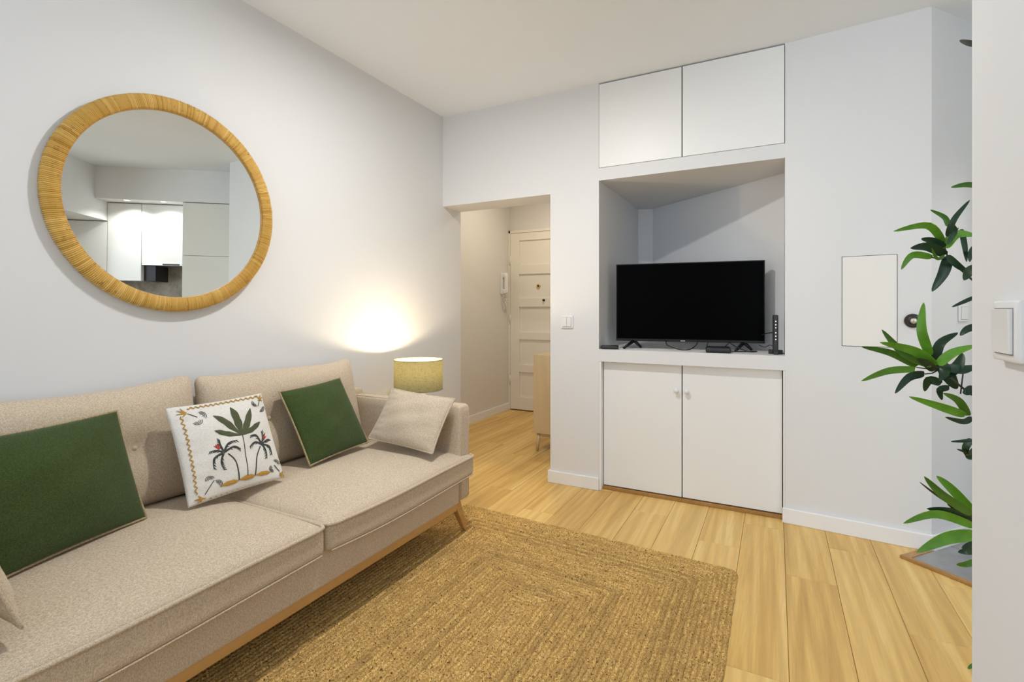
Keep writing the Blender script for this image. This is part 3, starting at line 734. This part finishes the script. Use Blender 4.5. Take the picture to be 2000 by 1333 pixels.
switch('light_switch', fr4((.262, .838, 1.124), (0, -1), (-1, 0)), .078, .076, .011, 1, 'large white light switch cut off by the right edge of the photo')
bsw = Vector((*kp(.022, .463), 0)); switch('light_switch', fr4((bsw.x, bsw.y, 1.135), (E2.x, E2.y), (E1.x, E1.y)), .08, .085, .009, 1, 'white switch plate half hidden on the angled wall by the plant')
# fuse box door on the angled wall
def onA(s, z, d=0): p = Vector((XN, YB, 0)) + dA * s + nA * d; return Vector((p.x, p.y, z))
fA = fr4(onA(0, 0), dA, nA)
fb = root('fuse_box', onA(.37, .96), 'cream flush fuse box door beside the black wall knob', 'fuse box')
obj('recess', xf(box(.257, .486, -.004, .0006, .965, 1.425), fA), M['gap'], fb)
obj('door', xf(box(.2595, .4835, 0, .0045, .9675, 1.4225), fA), M['lac_warm'], fb, bevel=.001)
wk = root('wall_knob', onA(.545, 1.09), 'round dark metal knob with a brass centre right of the fuse box', 'knob')
kn = lambda prof, c, m, nm: obj(nm, xf(xf(lathe(prof, (0, 0, 0), 32), Vector((0, 0, 1)).rotation_difference(Vector((0, 1, 0))).to_matrix().to_4x4()), fA @ Matrix.Translation(c)), m, wk, True)
kn([(.034, 0), (.034, .010), (.031, .016), (.026, .018), (.024, .030), (.020, .034), (0, .034)], (.545, 0, 1.098), M['bronze'], 'rose')
kn([(.013, 0), (.013, .006), (.010, .008), (0, .008)], (.545, .034, 1.098), M['silver'], 'knob_ring')
kn([(.005, 0), (.005, .006), (.003, .008), (0, .008)], (.545, .041, 1.098), M['brass'], 'knob_centre')
# intercom handset on the hall wall
ic = root('intercom_handset', (-2.74, 5.0, 1.32), 'white intercom handset with a coiled cord on the hall wall', 'intercom')
obj('base_plate', box(-2.74, -2.715, 4.955, 5.045, 1.33, 1.565), M['plastic'], ic, bevel=.006)
hs = obj('handset', join(xf(rbox((.02, .024, .115), .014, 6), Matrix.Translation((-2.682, 4.99, 1.45))), xf(rbox((.022, .027, .028), .012, 5), Matrix.Translation((-2.696, 4.99, 1.54))), xf(rbox((.022, .027, .028), .012, 5), Matrix.Translation((-2.696, 4.99, 1.36)))), M['plastic'], ic, True)
ck = []
for k in range(200):
    t = k / 199; ck.append((-2.70 + .012 * math.cos(t * 75), 5.0 + .05 * math.sin(t * PI * 1.5) + .010 * math.sin(t * 75), 1.34 - .145 * math.sin(t * PI)))
obj('coiled_cord', tube(ck, .003, 5), M['plastic'], ic, True)

# hall sideboard
sd = root('hall_sideboard', (-1.54, 4.1, 0), 'pale wooden sideboard on splayed legs in the hall', 'sideboard')
sx0, sx1, sy0, sy1 = -1.748, -1.34, 3.72, 4.65
obj('side_panel', box(sx0, sx1, sy0, sy0 + .02, .15, .785), M['hallcab'], sd, bevel=.002)
obj('side_panel', box(sx0, sx1, sy1 - .02, sy1, .15, .785), M['hallcab'], sd, bevel=.002)
obj('top_panel', box(sx0, sx1, sy0 + .02, sy1 - .02, .765, .785), M['hallcab'], sd)
obj('body', box(sx0 + .02, sx1, sy0 + .02, sy1 - .02, .15, .765), M['hallcab'], sd)
for k in range(2):
    y0 = sy0 + .023 + k * .445; d = obj('door', box(sx0 + .002, sx0 + .02, y0, y0 + .44, .17, .762), M['hallcab'], sd, bevel=.002)
    obj('knob', ring((sx0 + .002, y0 + (.40 if k == 0 else .04), .5), [(.006, 0), (.010, .016), (0, .018)], (-1, 0, 0)), M['hallcab'], d, True)
for x, dx in ((sx0 + .035, -.012), (sx1 - .04, .012)):
    for y, dy in ((sy0 + .035, -.012), (sy1 - .035, .012)): obj('leg', tube([(x, y, .15), (x + dx, y + dy, .001)], [.017, .011], 12), M['hallcab'], sd, True)
for y in (sy0 + .035, sy1 - .035): obj('cross_rail', box(sx0 + .045, sx1 - .05, y - .009, y + .009, .115, .15), M['hallcab'], sd)

# ================================================================== KITCHEN, SEEN IN THE MIRROR
struct(obj('trim_1', join(kbox(.022, 1.50, .62, 1.15, 2.255, CZ)), M['wall']), 'white kitchen soffit with spotlights')
bpy.data.objects['trim_1.001' if 'trim_1.001' in bpy.data.objects else 'trim_1'].name = 'trim_2'
struct(obj('trim_3', kbox(1.50, 2.05, -.2, 1.15, 2.05, CZ), M['wall']), 'lower white soffit on the far side of the kitchen')
struct(obj('trim_4', kbox(.68, 2.05, 1.135, 1.149, .9, 1.62), M['splash']), 'grey concrete backsplash')
tc = root('tall_kitchen_cabinet', Vector((*kp(.34, .85), 0)), 'tall light grey kitchen cabinet at the right in the mirror', 'cabinet')
obj('body', kbox(.03, .655, .64, 1.15, .0, 2.25), M['kgloss'], tc)
for z0, z1 in ((.1, .95), (.955, 1.675), (1.68, 2.243)): obj('door', kbox(.033, .648, .62, .639, z0, z1), M['kgrey'], tc, bevel=.001)
def upper(a0, a1, z0, z1, label):
    r = root('kitchen_wall_cabinet', Vector((*kp((a0 + a1) / 2, .98), z0)), label, 'cabinet')
    obj('body', kbox(a0 + .001, a1 - .001, .842, 1.148, z0, z1), M['kgloss'], r)
    obj('door', kbox(a0 + .002, a1 - .002, .82, .84, z0 - .004, z1 - .004), M['kgloss'], r, bevel=.001)
    return r
hd = upper(.665, 1.155, 1.60, 2.25, 'glossy white kitchen cabinet above the hood in the mirror')
obj('hood_panel', kbox(.68, 1.14, .80, 1.10, 1.575, 1.594), M['silver'], hd, bevel=.001)
obj('hood_slot', kbox(.76, .93, .795, .80, 1.578, 1.592), M['black'], hd)
upper(1.157, 1.498, 1.405, 2.25, 'glossy white kitchen cabinet left of the hood in the mirror')
upper(1.50, 2.045, 1.405, 2.045, 'glossy white kitchen cabinet under the low soffit in the mirror')
tag(obj('dark_wall_box', kbox(1.035, 1.152, .87, 1.134, 1.40, 1.572), M['black'], bevel=.002), 'dark square panel under the kitchen hood in the mirror', 'panel')
for k, a in enumerate((.86, 1.22)):
    p = Vector((*kp(a, .664), 2.255))
    s_ = root('recessed_spotlight', p - Vector((0, 0, .004)), ('recessed spotlight nearer the tall cabinet in the mirror', 'recessed spotlight nearer the low soffit in the mirror')[k], 'spotlight', 'kitchen spotlights')
    obj('bezel', lathe([(.027, -.001), (.029, -.004), (.037, -.003), (.039, 0)], p, 28), M['plastic'], s_, True)
    obj('lens', lathe([(0, -.0015), (.027, -.0015)], p, 28), mat('spot_lens%d' % k, (.9, .9, .9), .4, emit=(1, .97, .9), es=6), s_, True)
    o = lamp('spot_light', 'SPOT', (0, 0, 0), 17, (1, .96, .9), .03); o.data.spot_size = 2.5; o.data.spot_blend = .6
    o.parent = s_; o.location = p - Vector((0, 0, .008)) - OFF[s_]

# ================================================================== PLANT
PT = 1.10
pb = at(1990, 900, PT); PB = Vector((pb.x, pb.y, 0))
pl = root('artificial_bamboo', PB, 'tall leafy green potted plant half hidden by the partition on the right', 'plant')
obj('pot', lathe([(0, .0), (.065, .0), (.072, .02), (.085, .20), (.09, .215), (.08, .215), (.076, .19), (0, .19)], PB, 32), M['pot'], pl, True)
stems = []
for k, (dx, dy, top) in enumerate(((0, 0, 1.85), (.02, .02, 1.5), (.01, .03, 1.3))):
    pts = [PB + Vector((dx * .6, dy * .6, .2)), PB + Vector((dx, dy, .7)), PB + Vector((dx * 1.5 + .01, dy, 1.3)), PB + Vector((dx * 1.2, dy * 1.3, top))]
    obj('stem', tube(spline(pts, 8), .006, 8), M['stem'], pl, True)
rl = random.Random(21)
def leaf(p0, p1, p2, w, tone):
    """a blade from p0 over p1 to p2, folded along its midrib"""
    c = spline([p0, p1, p2], 6); N = len(c); V = []; Fc = []
    view = (c[N // 2] - EYE).normalized()
    for i, p in enumerate(c):
        d = (c[min(i + 1, N - 1)] - c[max(i - 1, 0)]).normalized(); s = d.cross(view); s = s.normalized() if s.length > 1e-4 else Vector((0, 0, 1))
        nn = s.cross(d); t = i / (N - 1); ww = w * .5 * ((t + .02) ** .42 * (1 - t) ** .8) / .44 + .0004
        tw = rl.uniform(-.1, .1)
        for k, lift in ((-1, .20), (-.5, .08), (0, 0), (.5, .08), (1, .20)): V.append(p + s * ww * k + nn * (-ww * lift + ww * k * .35))
    for i in range(N - 1):
        for k in range(4): Fc.append((i * 5 + k, i * 5 + k + 1, i * 5 + k + 6, i * 5 + k + 5))
    n0 = len(V); top = [v - nnv * .0006 for v, nnv in zip(V, [view * -1] * n0)]
    F2 = Fc + [tuple(j + n0 for j in f[::-1]) for f in Fc]
    return obj('leaf', (V + top, F2), LEAF[tone], pl, True)
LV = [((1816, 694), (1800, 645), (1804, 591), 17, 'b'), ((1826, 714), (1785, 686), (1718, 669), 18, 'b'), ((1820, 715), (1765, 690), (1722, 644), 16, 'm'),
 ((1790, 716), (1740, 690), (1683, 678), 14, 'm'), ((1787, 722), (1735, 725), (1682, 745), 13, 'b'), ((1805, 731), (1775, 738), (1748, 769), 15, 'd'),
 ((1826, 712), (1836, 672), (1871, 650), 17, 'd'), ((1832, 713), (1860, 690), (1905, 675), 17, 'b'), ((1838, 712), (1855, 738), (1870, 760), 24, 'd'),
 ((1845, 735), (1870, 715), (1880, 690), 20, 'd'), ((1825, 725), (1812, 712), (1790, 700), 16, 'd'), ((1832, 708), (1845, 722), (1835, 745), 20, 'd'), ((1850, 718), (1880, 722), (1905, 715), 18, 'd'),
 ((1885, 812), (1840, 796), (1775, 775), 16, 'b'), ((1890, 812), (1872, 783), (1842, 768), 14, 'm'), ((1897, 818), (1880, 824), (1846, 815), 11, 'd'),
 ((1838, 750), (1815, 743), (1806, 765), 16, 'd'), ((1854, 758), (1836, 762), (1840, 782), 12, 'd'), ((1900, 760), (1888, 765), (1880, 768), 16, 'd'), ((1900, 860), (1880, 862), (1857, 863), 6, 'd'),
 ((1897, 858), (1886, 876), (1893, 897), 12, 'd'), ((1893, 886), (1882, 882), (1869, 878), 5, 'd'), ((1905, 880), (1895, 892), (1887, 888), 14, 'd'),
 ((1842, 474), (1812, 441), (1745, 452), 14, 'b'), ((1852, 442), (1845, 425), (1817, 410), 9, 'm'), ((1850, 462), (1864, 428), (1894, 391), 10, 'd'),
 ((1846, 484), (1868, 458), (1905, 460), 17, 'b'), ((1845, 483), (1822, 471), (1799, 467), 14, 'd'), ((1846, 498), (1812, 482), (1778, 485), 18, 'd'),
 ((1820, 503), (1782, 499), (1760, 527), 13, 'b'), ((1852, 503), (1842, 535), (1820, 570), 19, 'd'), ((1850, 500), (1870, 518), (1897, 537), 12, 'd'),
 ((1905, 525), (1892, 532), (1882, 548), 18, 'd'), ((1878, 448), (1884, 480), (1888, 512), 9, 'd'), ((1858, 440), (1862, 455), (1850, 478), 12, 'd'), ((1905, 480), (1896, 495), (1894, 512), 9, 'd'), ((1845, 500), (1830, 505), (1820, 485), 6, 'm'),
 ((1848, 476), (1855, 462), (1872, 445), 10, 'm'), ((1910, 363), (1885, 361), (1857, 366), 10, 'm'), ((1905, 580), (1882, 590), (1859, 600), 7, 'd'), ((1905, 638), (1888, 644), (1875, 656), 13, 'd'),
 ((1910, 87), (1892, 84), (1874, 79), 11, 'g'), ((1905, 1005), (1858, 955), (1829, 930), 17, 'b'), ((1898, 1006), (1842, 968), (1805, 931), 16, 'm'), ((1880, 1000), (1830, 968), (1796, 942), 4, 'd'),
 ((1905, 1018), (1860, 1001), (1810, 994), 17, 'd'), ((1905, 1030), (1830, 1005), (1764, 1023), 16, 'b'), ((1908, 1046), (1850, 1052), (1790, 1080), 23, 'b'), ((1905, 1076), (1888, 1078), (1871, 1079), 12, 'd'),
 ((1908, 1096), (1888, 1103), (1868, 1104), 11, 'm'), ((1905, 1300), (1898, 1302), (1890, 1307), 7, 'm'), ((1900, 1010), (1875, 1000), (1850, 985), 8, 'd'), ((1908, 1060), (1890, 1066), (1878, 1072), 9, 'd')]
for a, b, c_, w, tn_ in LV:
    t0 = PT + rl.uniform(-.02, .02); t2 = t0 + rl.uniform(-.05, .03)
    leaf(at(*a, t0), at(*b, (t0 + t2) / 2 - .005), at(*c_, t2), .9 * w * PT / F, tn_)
for hubp, n in (((1848, 500), 1), ((1832, 718), 1), ((1895, 815), 1), ((1905, 1020), 1), ((1905, 870), 1)):
    h = at(*hubp, PT); s0 = Vector((PB.x, PB.y, h.z - .08))
    obj('branch', tube(spline([s0, s0 * .55 + h * .45 + Vector((0, 0, -.03)), h], 8), [.0038] * 9 + [.0022] * 8, 7), M['stem'], pl, True)
for a, b in (((1790, 718), (1832, 718)), ((1820, 503), (1850, 505)), ((1806, 731), (1835, 722)), ((1876, 770), (1884, 700)), ((1852, 505), (1838, 455))):
    obj('twig', tube([at(*a, PT), at((a[0] + b[0]) / 2, (a[1] + b[1]) / 2 + 3, PT), at(*b, PT)], .0014, 6), M['stem'], pl, True)
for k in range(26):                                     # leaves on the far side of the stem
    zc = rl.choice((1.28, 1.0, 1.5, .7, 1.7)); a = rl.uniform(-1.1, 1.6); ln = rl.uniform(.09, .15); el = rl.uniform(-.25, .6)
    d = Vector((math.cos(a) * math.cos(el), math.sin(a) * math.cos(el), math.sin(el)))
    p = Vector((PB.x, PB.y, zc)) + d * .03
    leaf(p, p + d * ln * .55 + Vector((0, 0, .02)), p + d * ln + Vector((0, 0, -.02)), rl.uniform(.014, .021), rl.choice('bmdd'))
